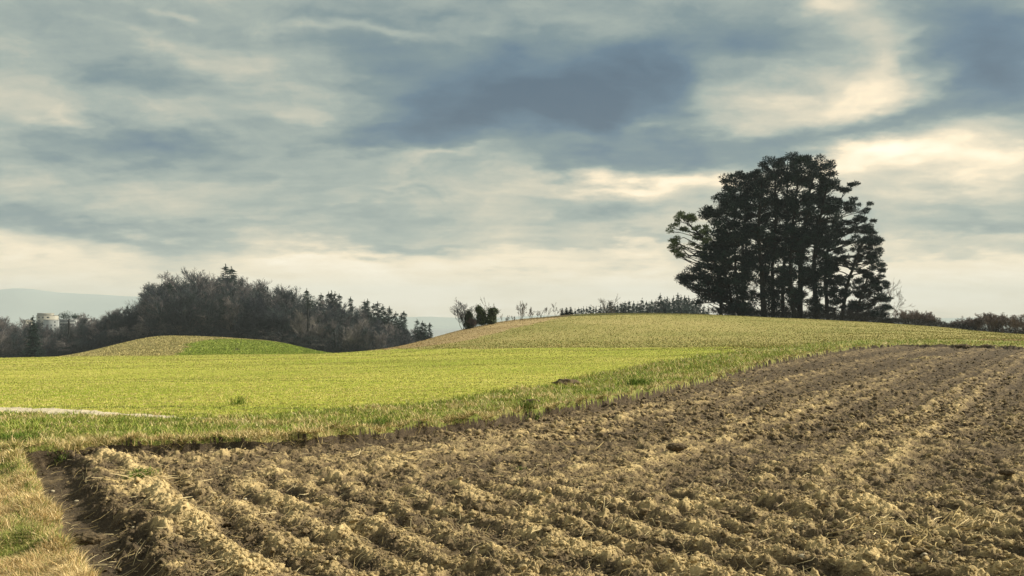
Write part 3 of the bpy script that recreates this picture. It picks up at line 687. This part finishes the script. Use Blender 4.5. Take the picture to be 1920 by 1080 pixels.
for i, (px, D, py, st, ln, lab) in enumerate([(946,133,588,3,.5,'small bare twigs leaning right of the ivy columns'), (976,136,563,8,0,'bare shrub like a fan, first right of the ivy columns'), (998,138,575,6,.1,'second bare shrub on the hill shoulder, lower than the fan'),
        (1022,140,575,3,.1,'sparse bare sapling between the second shrub and the small spruces'), (1043,142,566,3,.1,'tall thin sapling just left of the small spruces'), (958,134,592,4,.3,'lowest bare twigs on the tan slope'), (1009,139,582,4,.1,'thin bare bush right behind the second shrub')]):
    bare('bare_shrub', lab, 'shrub', px, D, py, 410+i, st, (ln,0), M_BARK, 'bare shrubs along the hill crest', (5,5,3), sp0=.8, r=.03)
bare('bare_tree', 'pale bare treetop rising behind the spruce row', 'bare tree', 1142, 300, 550, 425, 1, (0,0), M_BARK, kids=(12,8,5), sp0=.1, rmin=.03, r=.05)
bare('bare_tree', 'bare tree spreading out right of the lowest pine', 'bare tree', 1655, 156, 520, 426, 4, (.25,0), M_BARK, kids=(7,5,4), sp0=.7, r=.03)
bare('bare_tree', 'leafless tree among the trunks at the right end of the clump', 'bare tree', 1618, 151, 530, 427, 4, (.1,0), M_DBARK, kids=(7,5,4), sp0=.7, r=.03)
bare('bare_tree', 'leafless tree between the thin left trunks of the clump', 'bare tree', 1408, 154, 520, 428, 3, (0,0), M_DBARK, kids=(7,5,4), sp0=.6, r=.03)
for i, (px, py) in enumerate([(1348,572),(1366,566),(1392,574),(1416,577),(1448,580),(1476,572),(1505,576),(1530,566),(1556,574),(1584,578),(1612,572),(1638,580),(1662,590)]):
    bare('bramble_thicket', 'dark bramble thicket at the foot of the pines, %s from the left' % ['first','second','third','fourth','fifth','sixth','seventh','eighth','ninth','tenth','eleventh','twelfth','thirteenth'][i], 'bramble', px, 147+(i % 3)*1.5, py, 430+i, 18, (rngT.normal()*.1,0), M_DBARK, 'bramble thickets under the pines', (7,6,4), sp0=1.3, r=.02, wide=1.5)
for i, (px, D, py, st, lab) in enumerate([(1694,158,582,8,'leftmost shrub right of the pines, upright twigs'), (1712,160,583,8,'second shrub right of the pines'), (1732,160,586,9,'third shrub right of the pines with a dark foot'), (1752,158,592,6,'fourth shrub right of the pines, thinning out'),
        (1790,150,604,8,'low shrub starting the right-hand thicket'), (1812,150,596,9,'second shrub of the right-hand thicket'), (1834,148,590,10,'tall shrub in the middle of the right-hand thicket'), (1858,145,588,12,'densest purple-brown shrub of the right-hand thicket'),
        (1880,145,589,9,'shrub right of the densest one in the right-hand thicket'), (1902,146,592,7,'shrub at the right end of the thicket with open twigs'), (1925,150,606,6,'low shrub cut by the right border of the photo'), (1772,160,609,6,'lowest shrub between the two thickets')]):
    bare('bare_shrub', lab, 'shrub', px, D, py-4, 450+i, st+7, (0,0), M_SHR2, 'shrubs on the crest right of the pines', (8,7,5), sp0=.7, r=.03, rmin=.010, wide=1.5)
bare('bare_shrub', 'tiny lone bush on the small green dome field', 'shrub', 445, 190, 651, 470, 5, (0,0), M_SHR, kids=(5,4), sp0=1.0, r=.03)

# --- woods: prototypes
def proto_bare(seed, H=10.0, kids=(17,10,7), mt=M_TWIG, spread=.6, r=.022, up=.10, nm=('broadleaf_tree', 'bare broadleaf tree', 'bare tree')):
    rng = np.random.default_rng(seed); root = thing(*nm, (0,0,-500)); S = []
    grow(rng, np.array([0,0,-.3]), np.array([0,0,1.0]), H*.72, r*H, 0, S, spread, up, kids, .52, .015, 6, .10, .08)
    zm = max(s[1][2] for s in S); k = H/zm; S = [(s[0]*k, s[1]*k, s[2], s[3], s[4]) for s in S]
    seg_mesh('trunk', [s for s in S if s[4] == 0], M_DBARK, root, 6); seg_mesh('crown', [s for s in S if s[4] > 0], mt, root, 3); return root
def proto_spruce(seed, H=10.0, W=.19, gap=.0, mt=M_SPR):
    rng = np.random.default_rng(seed); root = thing('spruce_tree', 'spruce', 'spruce', (0,0,-500))
    v, f = tubes([(0,0,-.3)], [(0,0,H*.97)], [H*.016], [.01], 7); np_mesh('trunk', v, f, M_DBARK, root, smooth=True)
    P, O, L = [], [], []
    nl = 38
    for i in range(nl):
        t = i/nl; z = H*(.06+.92*t); R = H*W*(1-t)**.85*(.75+.5*rng.random())+.05
        for j in range(max(5, int(13*(1-t)+4))):
            a = rng.random()*6.28; rl = R*(.65+.45*rng.random()); n = max(4, int(rl/H*110))
            for k in range(n):
                q = (k+rng.random())/n; P.append((math.cos(a)*rl*q, math.sin(a)*rl*q, z-rl*.30*q*q+.10*rl*q)); s = rng.normal(size=2)*.5
                O.append((math.cos(a)+s[0], math.sin(a)+s[1], -.25+rng.normal()*.25)); L.append(H*.028*(1.25-q*.5))
    for k in range(14): P.append((0,0,H*(.93+.07*k/14))); O.append((rng.normal()*.4, rng.normal()*.4, .8)); L.append(H*.014)
    P = np.array(P); O = np.array(O); L = np.array(L)[:,None]*(.8+.6*rng.random((len(L),1))); O /= np.linalg.norm(O, axis=1)[:,None]
    s = np.cross(O, rng.standard_normal(O.shape)*.4+np.array([0,0,1])); s /= np.linalg.norm(s, axis=1)[:,None]; n = len(P)
    v = np.stack([P-s*L*.38, P+s*L*.38, P+O*L*1.6], 1).reshape(-1, 3)
    np_mesh('crown', v, np.arange(n*3).reshape(-1, 3), mt, root); return root
PB = [proto_bare(600+i, kids=(22,12,8), spread=(.55,.7,.62,.8,.6,.68)[i]) for i in range(6)]
PS = [proto_spruce(620+i, W=(.19,.16,.23,.14)[i]) for i in range(4)]
used = set()
def plant(protos, px, D, py_top, label, group, w=1.0, sink=0.0):
    x = (px-960)/F*D; z = float(height(np.array([x]), np.array([float(D)]))[0][0]); H = (600-py_top)/F*D-z
    src = protos[rngT.integers(len(protos))]; s = H/10.0; sc = (s*w, s*w, s); rz = rngT.random()*6.28
    if src.name not in used:
        used.add(src.name); src.location = (x, D, z-sink); src.scale = sc; src.rotation_euler = (0,0,rz); src['label'] = label; src['group'] = group; return src
    return copy_thing(src, label, (x, D, z-sink), rz, sc, group)
top = np.array([(-160,575),(-60,578),(0,586),(40,590),(60,606),(100,612),(130,600),(180,583),(215,574),(250,566),(275,556),(290,520),(320,512),(370,502),(400,507),(440,510),(470,518),(520,534),(560,550),(600,560),(650,562),(680,574),(700,586),(740,602),(765,612),(790,620),(815,640)])
GW = 'bare trees of the wood behind the green dome'
LW = ['bare brown tree deep in the wood behind the small dome field', 'bare tree in the front row of the wood behind the small dome field', 'bare tree in the low wood left of the small dome field', 'bare tree in the lower right part of the wood, down towards the lake']
for row, D in enumerate((287, 294, 303, 313, 324, 336)):
    sp = 30 if row < 2 else 34
    for px in np.arange(-150+row*9, 800, sp):
        px = px+rngT.normal()*5; yt = np.interp(px, top[:,0], top[:,1])
        g0 = float(base(np.array([(px-960)/F*D]), np.array([float(D)]))[0]); gy = 600-g0/D*F
        if gy-yt < 26: continue
        k = (.68, .80, .88, .94, .98, 1.0)[row] + rngT.normal()*.05; k = min(k, 1.04)
        if row == 0 and 140 < px < 270: k = .45
        py = gy-(gy-yt)*k
        lab = LW[2] if px < 280 else LW[3] if px > 600 else LW[1] if row < 2 else LW[0]
        plant(PB, px, D, py, lab, GW, 1.15+.2*rngT.random())
PU = [proto_bare(640+i, H=10, kids=(14,9,6), spread=.95, r=.016, up=.05, nm=('bush', 'bare bush', 'bush')) for i in range(3)]
for i in range(66):                                                  # undergrowth at the edge of the wood
    px = -140+i*14.3+rngT.normal()*4; D = 284+rngT.random()*5
    if px > 790: continue
    g0 = float(base(np.array([(px-960)/F*D]), np.array([float(D)]))[0]); gy = 600-g0/D*F
    plant(PU, px, D, gy-20-14*rngT.random(), 'low bare bush in the dark edge of the wood', 'bushes along the edge of the wood', 2.6)
    if i % 2 == 0 or 280 < px < 520: plant(PU, px+6, D+11, gy-34-8*rngT.random(), 'low bare bush in the dark edge of the wood', 'bushes along the edge of the wood', 2.0)
ORD = ['first','second','third','fourth','fifth','sixth','seventh','eighth','ninth','tenth','eleventh','twelfth','thirteenth','fourteenth','fifteenth','sixteenth','seventeenth','eighteenth','nineteenth','twentieth','twenty-first','twenty-second','twenty-third','twenty-fourth','twenty-fifth','twenty-sixth','twenty-seventh','twenty-eighth','twenty-ninth','thirtieth','thirty-first','thirty-second','thirty-third','thirty-fourth','thirty-fifth','thirty-sixth','thirty-seventh','thirty-eighth','thirty-ninth','fortieth']
plant(PS, 423, 322, 495, 'taller of the twin spruces topping the wood', 'conifers of the left wood', 1.25); plant(PS, 434, 324, 500, 'shorter of the twin spruces topping the wood', 'conifers of the left wood', 1.3)
cf = [(538,330,546),(547,335,543),(575,322,541),(602,335,549),(616,338,547),(622,338,545),(628,338,546),(636,338,550),(657,336,556),(683,334,562),(689,326,560),(700,334,569),(708,328,565),(718,330,571),(730,330,574),(757,326,583),(752,320,588),(782,318,598),(792,316,602),(806,314,605),(797,324,606),(742,330,584)]
for i, (px, D, py) in enumerate(sorted(cf)):
    plant(PS, px, D, py, '%s dark conifer tip counted from the left along the falling edge of the wood' % ORD[i], 'conifers of the left wood', 1.25 if px > 690 else .95)
for i, (px, D, py) in enumerate([(300,300,545),(318,306,530),(415,292,560),(500,296,575)]):
    plant(PS, px, D, py, '%s ivy-dark conifer half hidden inside the bare wood' % ORD[i], 'conifers inside the bare wood', 1.7)
plant(PS, 62, 250, 591, 'dark ragged conifer in front of the pale tower block', None or 'conifers by the tower block', 1.3)
rowtop = [(1054,576),(1062,575),(1070,574),(1085,575),(1094,574),(1106,571),(1118,574),(1126,571),(1133,572),(1146,562),(1153,570),(1164,565),(1172,563),(1180,561),(1188,563),(1196,564),(1204,558),(1212,563),(1222,561),(1230,560),(1238,549),(1246,556),(1251,555),(1256,560),(1263,553),(1271,548),(1277,552),(1284,553),(1291,553),(1299,559),(1306,562),(1313,567),(1320,570),(1328,574),(1078,578),(1090,577),(1100,574),(1112,574),(1140,567),(1158,568),(1168,566),(1217,564),(1287,557)]
rowtop = sorted(rowtop)
for i, (px, py) in enumerate(rowtop):
    lab = ('%s of the small spruces left of the long spruce row' % ORD[i]) if i < 3 else '%s spruce from the left in the long row behind the hill crest' % ORD[i-3]
    plant(PS, px, (172 if i < 3 else 350+15*(i % 4)), py+1, lab, 'spruces in a row behind the hill crest', 1.9 if i < 3 else .78)
for i in range(32):
    px = 1110+i*6.9; py = np.interp(px, [a for a, b in rowtop], [b for a, b in rowtop])+7+3*rngT.random()
    plant(PS, px, 400, py, 'spruce in the second rank behind the long spruce row', 'spruces of the second rank', 1.0)
for i, px in enumerate((1168, 1215, 1245)):
    plant(PB, px, 200, 575-2*i, '%s thin bare tree standing before the spruce row' % ORD[i], 'bare trees before the spruce row', .8)
for s in PB+PS+PU:
    if s.name not in used:
        for c in list(s.children): bpy.data.objects.remove(c)
        bpy.data.objects.remove(s)
# tangled undergrowth that nobody could count
def tangle(name, label, n, px0, px1, d0, d1, h, wd, m, cond=None):
    px = px0+(px1-px0)*RNG.random(n); D = d0+(d1-d0)*RNG.random(n); X = (px-960)/F*D
    if cond is not None: k = cond(px, D, X); px, D, X = px[k], D[k], X[k]; n = len(X)
    z = height(X, D)[0]; hh = h*(.35+.65*np.clip(.6+fbm(X*.25, D*.25, 150, 3), 0, 1.2))*RNG.random(n)**.8
    P = np.stack([X, D, z+hh*.8], 1); o = RNG.standard_normal((n,3)); o[:,2] = np.abs(o[:,2])+.3; o /= np.linalg.norm(o, axis=1)[:,None]
    L = (.25+.35*RNG.random(n))[:,None]*h*.6; s_ = np.cross(o, RNG.standard_normal((n,3))); s_ /= np.linalg.norm(s_, axis=1)[:,None]
    v = np.stack([P-o*L*.5-s_*wd, P-o*L*.5+s_*wd, P+o*L], 1).reshape(-1, 3)
    tag(np_mesh(name, v, np.arange(n*3).reshape(-1, 3), m), label, 'undergrowth', kind='stuff')
tangle('woodland_undergrowth', 'dark tangled undergrowth closing the foot of the wood behind the small dome field', 90000, -250, 800, 285, 312, 4.2, .10, M_TWIG)
tangle('hedge_undergrowth', 'low dark scrub along the hill crest under the pines and right-hand bushes', 34000, 1345, 2050, 145, 158, 1.3, .03, M_DBARK, lambda px, D, X: (RNG.random(len(px)) < .20+.9*fbm(X*.4, D*.4, 160, 2)+.35*sst(1345, 1400, px)*(px < 1680)+.30*(px > 1680)))
# flat-topped pine in the wood, dark pines by the flats
def small_pine(label, px, D, py, blobs, seed):
    pine('pine_tree', label, D, [(px, 640),(px+1, py+30),(px, py+8)], .3, blobs, seed, M_SPR, 1.0*150*150/D/D*2.2, (1.0,1.8), .5, 90, 'pines of the left wood')
small_pine('dark flat-topped pine with drooping boughs inside the wood', 577, 288, 548, [(577,558,12,5),(582,567,12,5),(586,574,9,4)], 501)
small_pine('round dark pine crowns beside the striped flats', 126, 290, 585, [(125,592,11,4),(118,596,8,4),(138,592,8,4)], 502)

# ------------------------------------------------------------------ blocks of flats beyond the wood
M_WALLC = mat('cream_render', lambda t,pos,p: t.ramp(t.noise(pos, .4, 4).outputs[0], [(.3,(.33,.32,.28)), (.7,(.40,.385,.33))]), .85)
M_WALLG = mat('grey_render', lambda t,pos,p: t.ramp(t.noise(pos, .4, 4).outputs[0], [(.3,(.26,.28,.29)), (.7,(.32,.34,.35))]), .85)
M_GLASS = mat('window_glass', lambda t,pos,p: (.04,.05,.06), .15, .5)
M_ROOF = mat('flat_roof', lambda t,pos,p: (.22,.21,.20), .9)
def box(x0, x1, y0, y1, z0, z1):
    v = np.array([(x,y,z) for x in (x0,x1) for y in (y0,y1) for z in (z0,z1)]); return v, np.array([[0,1,3,2],[4,6,7,5],[0,4,5,1],[2,3,7,6],[0,2,6,4],[1,5,7,3]])
def bmesh_boxes(name, bs, m, parent):
    vs, fs = [], []
    for i, b in enumerate(bs): v, f = box(*b); vs.append(v); fs.append(f+8*i)
    return np_mesh(name, np.concatenate(vs), np.concatenate(fs), m, parent)
def flats(label, px, D, w, d, top_px, wallm, wins, steps=(), balc=False):
    x = (px-960)/F*D; z = float(height(np.array([x]), np.array([float(D)]))[0][0])-1; H = (600-top_px)/F*D-z
    r = thing('apartment_block', label, 'block of flats', (x, D, z), 'flats beyond the wood', .12)
    bmesh_boxes('wall', [(-w/2, w/2, 0, d, 0, H)]+[(a, b, 1, d-1, H+.25, H+.25+h) for a, b, h in steps], wallm, r)
    bmesh_boxes('roof', [(-w/2-.3, w/2+.3, -.3, d+.3, H, H+.25)]+[(a-.2, b+.2, .8, d-.8, H+.25+h, H+.5+h) for a, b, h in steps], M_ROOF, r)
    for fl in range(int(H/2.9)-1):
        zt = H-1.0-fl*2.9
        if balc:
            bmesh_boxes('balcony', [(-w/2+.5, w/2-.5, -1.2, -.02, zt-2.1, zt-1.1)], wallm, r); bmesh_boxes('window', [(-w/2+.7, w/2-.7, -.015, .1, zt-1.0, zt+.4)], M_GLASS, r)
        else:
            for u, ww in wins:
                if (fl*7+int(u*3)) % 5 == 0: continue
                bmesh_boxes('window', [(u, u+ww, -.06, .1, zt-1.4, zt)], M_GLASS, r)
flats('tall cream tower block with a stepped top and dark windows', 85, 880, 15, 12, 591.5, M_WALLC, [(-6,1.3),(-2.6,1.3),(1.2,2.2),(5.0,1.2)], [(-7.2,4.0,1.6)])
flats('lower grey wing joined to the right of the cream tower block', 95, 862, 12, 8, 600, M_WALLG, [(-3.5,1.0),(0,1.0),(3,1.0)])
flats('small pale block left of the ragged conifer', 49, 890, 6, 8, 600, M_WALLC, [(-1.5,1.0),(1.0,1.2)])
flats('long grey block with dark balcony stripes behind the bare trees', 126, 840, 13, 9, 599, M_WALLG, [], (), True)
flats('narrow grey stair tower right of the striped block', 144, 850, 6, 7, 592, M_WALLG, [(-1.5,.8),(1.2,.8)])
flats('rightmost pale block almost hidden by bare trees', 157, 850, 7, 9, 597, M_WALLG, [], (), True)

# ------------------------------------------------------------------ haze over the valley
HZ = bpy.data.materials.new('haze'); HZ.use_nodes = True; t = NT(HZ.node_tree); t.n.clear()
out = t('ShaderNodeOutputMaterial'); pv = t('ShaderNodeVolumePrincipled', {'Color':(.76,.87,.94,1), 'Density':1.7e-4, 'Anisotropy':.0}); t.l.new(pv.outputs[0], out.inputs['Volume'])
v, f = box(-9800, 9800, -400, 7300, -48, 235); o = np_mesh('haze', v, f, HZ); tag(o, 'pale blue haze lying over the valley and the lake', 'haze', kind='stuff')

# ------------------------------------------------------------------ sky and sun
SUN_AZ, SUN_EL = math.radians(75), math.radians(33)     # azimuth clockwise from the view direction (+Y)
sd = np.array([math.sin(SUN_AZ)*math.cos(SUN_EL), math.cos(SUN_AZ)*math.cos(SUN_EL), math.sin(SUN_EL)])
w = bpy.data.worlds.new('World'); bpy.context.scene.world = w; w.use_nodes = True; t = NT(w.node_tree); t.n.clear()
out = t('ShaderNodeOutputWorld'); bg = t('ShaderNodeBackground', {'Strength':.1}); t.l.new(bg.outputs[0], out.inputs[0])
sky = t('ShaderNodeTexSky', sky_type='NISHITA', sun_disc=False, sun_elevation=SUN_EL, sun_rotation=SUN_AZ, air_density=1.2, dust_density=2.0)
dirv = t('ShaderNodeTexCoord').outputs['Generated']; sp = t('ShaderNodeSeparateXYZ', {0:dirv})
az = t.math('ARCTAN2', sp.outputs[0], sp.outputs[1]); el = t.math('ARCSINE', sp.outputs[2])
zc = t.math('ADD', t.math('MAXIMUM', sp.outputs[2], 0.0), .20)
pl = t('ShaderNodeCombineXYZ', {0:t.math('DIVIDE', sp.outputs[0], zc), 1:t.math('MULTIPLY', t.math('DIVIDE', sp.outputs[1], zc), 1.0), 2:0.3}).outputs[0]
wn = t.noise(pl, 1.7, 5, .55)
wn2 = t.noise(pl, 5.5, 5, .55)
wv = t('ShaderNodeVectorMath', {0:wn.outputs[1], 1:(.5,.5,.5)}, operation='SUBTRACT').outputs[0]; wv = scaled(t, wv, (.20,.075,0))
wv2 = t('ShaderNodeVectorMath', {0:wn2.outputs[1], 1:(.5,.5,.5)}, operation='SUBTRACT').outputs[0]; wv2 = scaled(t, wv2, (.065,.045,0))
ae = t('ShaderNodeCombineXYZ', {0:az, 1:el, 2:0.0}).outputs[0]
ae = t('ShaderNodeVectorMath', {0:ae, 1:wv}, operation='ADD').outputs[0]; ae = t('ShaderNodeVectorMath', {0:ae, 1:wv2}, operation='ADD').outputs[0]
CLOUDS = [(960,-20,1500,60,0,-.05),(1440,85,120,45,-.1,-.20),(1255,200,60,50,0,-.24),(1130,60,110,24,-.1,.10),(980,150,250,70,.06,-.36),(1040,218,115,36,0,-.36),(830,210,120,40,-.1,-.18),(760,250,150,26,0,-.26),(640,110,170,50,.2,-.08),(1190,150,100,50,-.1,-.14),(700,275,150,16,0,-.16),
 (270,140,100,32,.1,-.26),(250,265,100,26,.12,-.32),(50,285,130,22,0,-.20),(430,25,260,30,0,-.12),(60,20,90,40,0,-.05),
 (1885,60,130,72,.2,-.46),(1880,150,110,35,0,-.20),(1330,50,170,45,-.1,-.16),(1390,262,210,20,-.06,-.30),(1730,225,150,18,-.1,-.22),(1600,90,60,26,0,-.10),
 (230,425,300,16,0,-.26),(820,462,170,10,0,-.20),(1130,296,170,16,0,-.20),(1850,420,190,20,0,-.22),(1850,380,120,12,0,-.10),(1180,400,190,16,0,-.16),(1700,470,240,8,0,-.08),(1200,460,110,8,0,-.10),
 (620,400,150,10,0,-.10),(980,370,200,12,0,-.08),(250,375,160,14,0,-.05),(900,320,250,16,0,-.05),
 (1520,180,190,44,-.14,.24),(1650,185,80,26,-.3,.14),(1715,108,45,26,-.6,.07),(1660,290,130,20,.05,.34),(1880,300,90,22,0,.26),(1850,240,90,14,0,.10),
 (110,215,75,16,.2,.16),(40,110,110,60,0,-.10),(320,90,130,45,.1,.06),(60,120,90,60,0,.04),(680,55,150,10,0,.18),(1260,340,150,14,-.05,.22),(1590,5,70,16,0,.20),(1200,240,50,9,0,.16),(360,8,50,8,0,.16),
 (560,210,120,16,0,.10),(960,560,2400,70,0,.34),(1250,560,700,60,0,.10),(820,305,70,8,-.1,.12),(740,358,60,8,0,.10),(200,370,90,8,0,.08),(650,495,120,8,0,.10),(1500,330,700,40,0,.10),(1800,520,400,60,0,.04)]
acc = None
for cx, cy, sx, sy, rot, amp in CLOUDS:
    c_az = math.atan((cx-960)/F); c_el = math.atan((600-cy)/F*math.cos(c_az))
    mp = t('ShaderNodeMapping', {'Vector':ae, 'Location':(c_az, c_el, 0), 'Rotation':(0,0,-rot), 'Scale':(sx/F*1.15*math.cos(c_az)**2, sy/F*1.3, 1)}, vector_type='TEXTURE')
    dt = t('ShaderNodeVectorMath', {0:mp.outputs[0], 1:mp.outputs[0]}, operation='DOT_PRODUCT').outputs['Value']
    ex = t.math('POWER', .36788, dt)
    acc = t.math('MULTIPLY_ADD', ex, amp, .525 if acc is None else acc)
big = t.noise(pl, 1.6, 9, .63, .3).outputs[0]; st = t.noise(t('ShaderNodeVectorMath', {0:pl, 1:(1.6,4.5,1)}, operation='MULTIPLY').outputs[0], 1.3, 8, .58, .4).outputs[0]
fin = t.noise(t('ShaderNodeVectorMath', {0:ae, 1:(9,16,1)}, operation='MULTIPLY').outputs[0], 1.0, 8, .60, .2).outputs[0]
acc = t.math('MULTIPLY_ADD', t.math('SUBTRACT', big, .5), .46, acc); acc = t.math('MULTIPLY_ADD', t.math('SUBTRACT', st, .5), .28, acc); acc = t.math('MULTIPLY_ADD', t.math('SUBTRACT', fin, .5), .44, acc)
cl = t.ramp(acc, [(0,(.026,.060,.105)), (.17,(.055,.105,.155)), (.33,(.122,.172,.182)), (.48,(.245,.282,.250)), (.63,(.455,.42,.32)), (.81,(.78,.64,.44)), (1,(.92,.80,.62))])
cl = t('ShaderNodeVectorMath', {0:cl, 1:(10.,10.,10.)}, operation='MULTIPLY').outputs[0]
t.l.new(t.mix(.94, (0,0,0), (0,0,0)) if False else t.mix(.94, sky.outputs[0], cl), bg.inputs[0])
w.cycles.sampling_method = 'MANUAL'; w.cycles.sample_map_resolution = 512
L = bpy.data.lights.new('sun', 'SUN'); L.energy = 4.8; L.angle = math.radians(3); L.color = (1.0,.90,.70)
lo = bpy.data.objects.new('sun', L); C.objects.link(lo)
from mathutils import Vector
lo.rotation_euler = Vector(sd).to_track_quat('Z', 'Y').to_euler()

cam = bpy.data.cameras.new('camera'); cam.lens = 35; cam.sensor_width = 36; cam.shift_y = 60/1920; cam.clip_start = .1; cam.clip_end = 30000
co = bpy.data.objects.new('camera', cam); C.objects.link(co); co.rotation_euler = (math.pi/2, 0, 0)
sc = bpy.context.scene; sc.camera = co
sc.view_settings.view_transform = 'Standard'; sc.view_settings.look = 'None'; sc.view_settings.exposure = .6; sc.view_settings.gamma = 1
sc.cycles.max_bounces = 5; sc.cycles.diffuse_bounces = 2; sc.cycles.volume_bounces = 0; sc.cycles.use_denoising = True
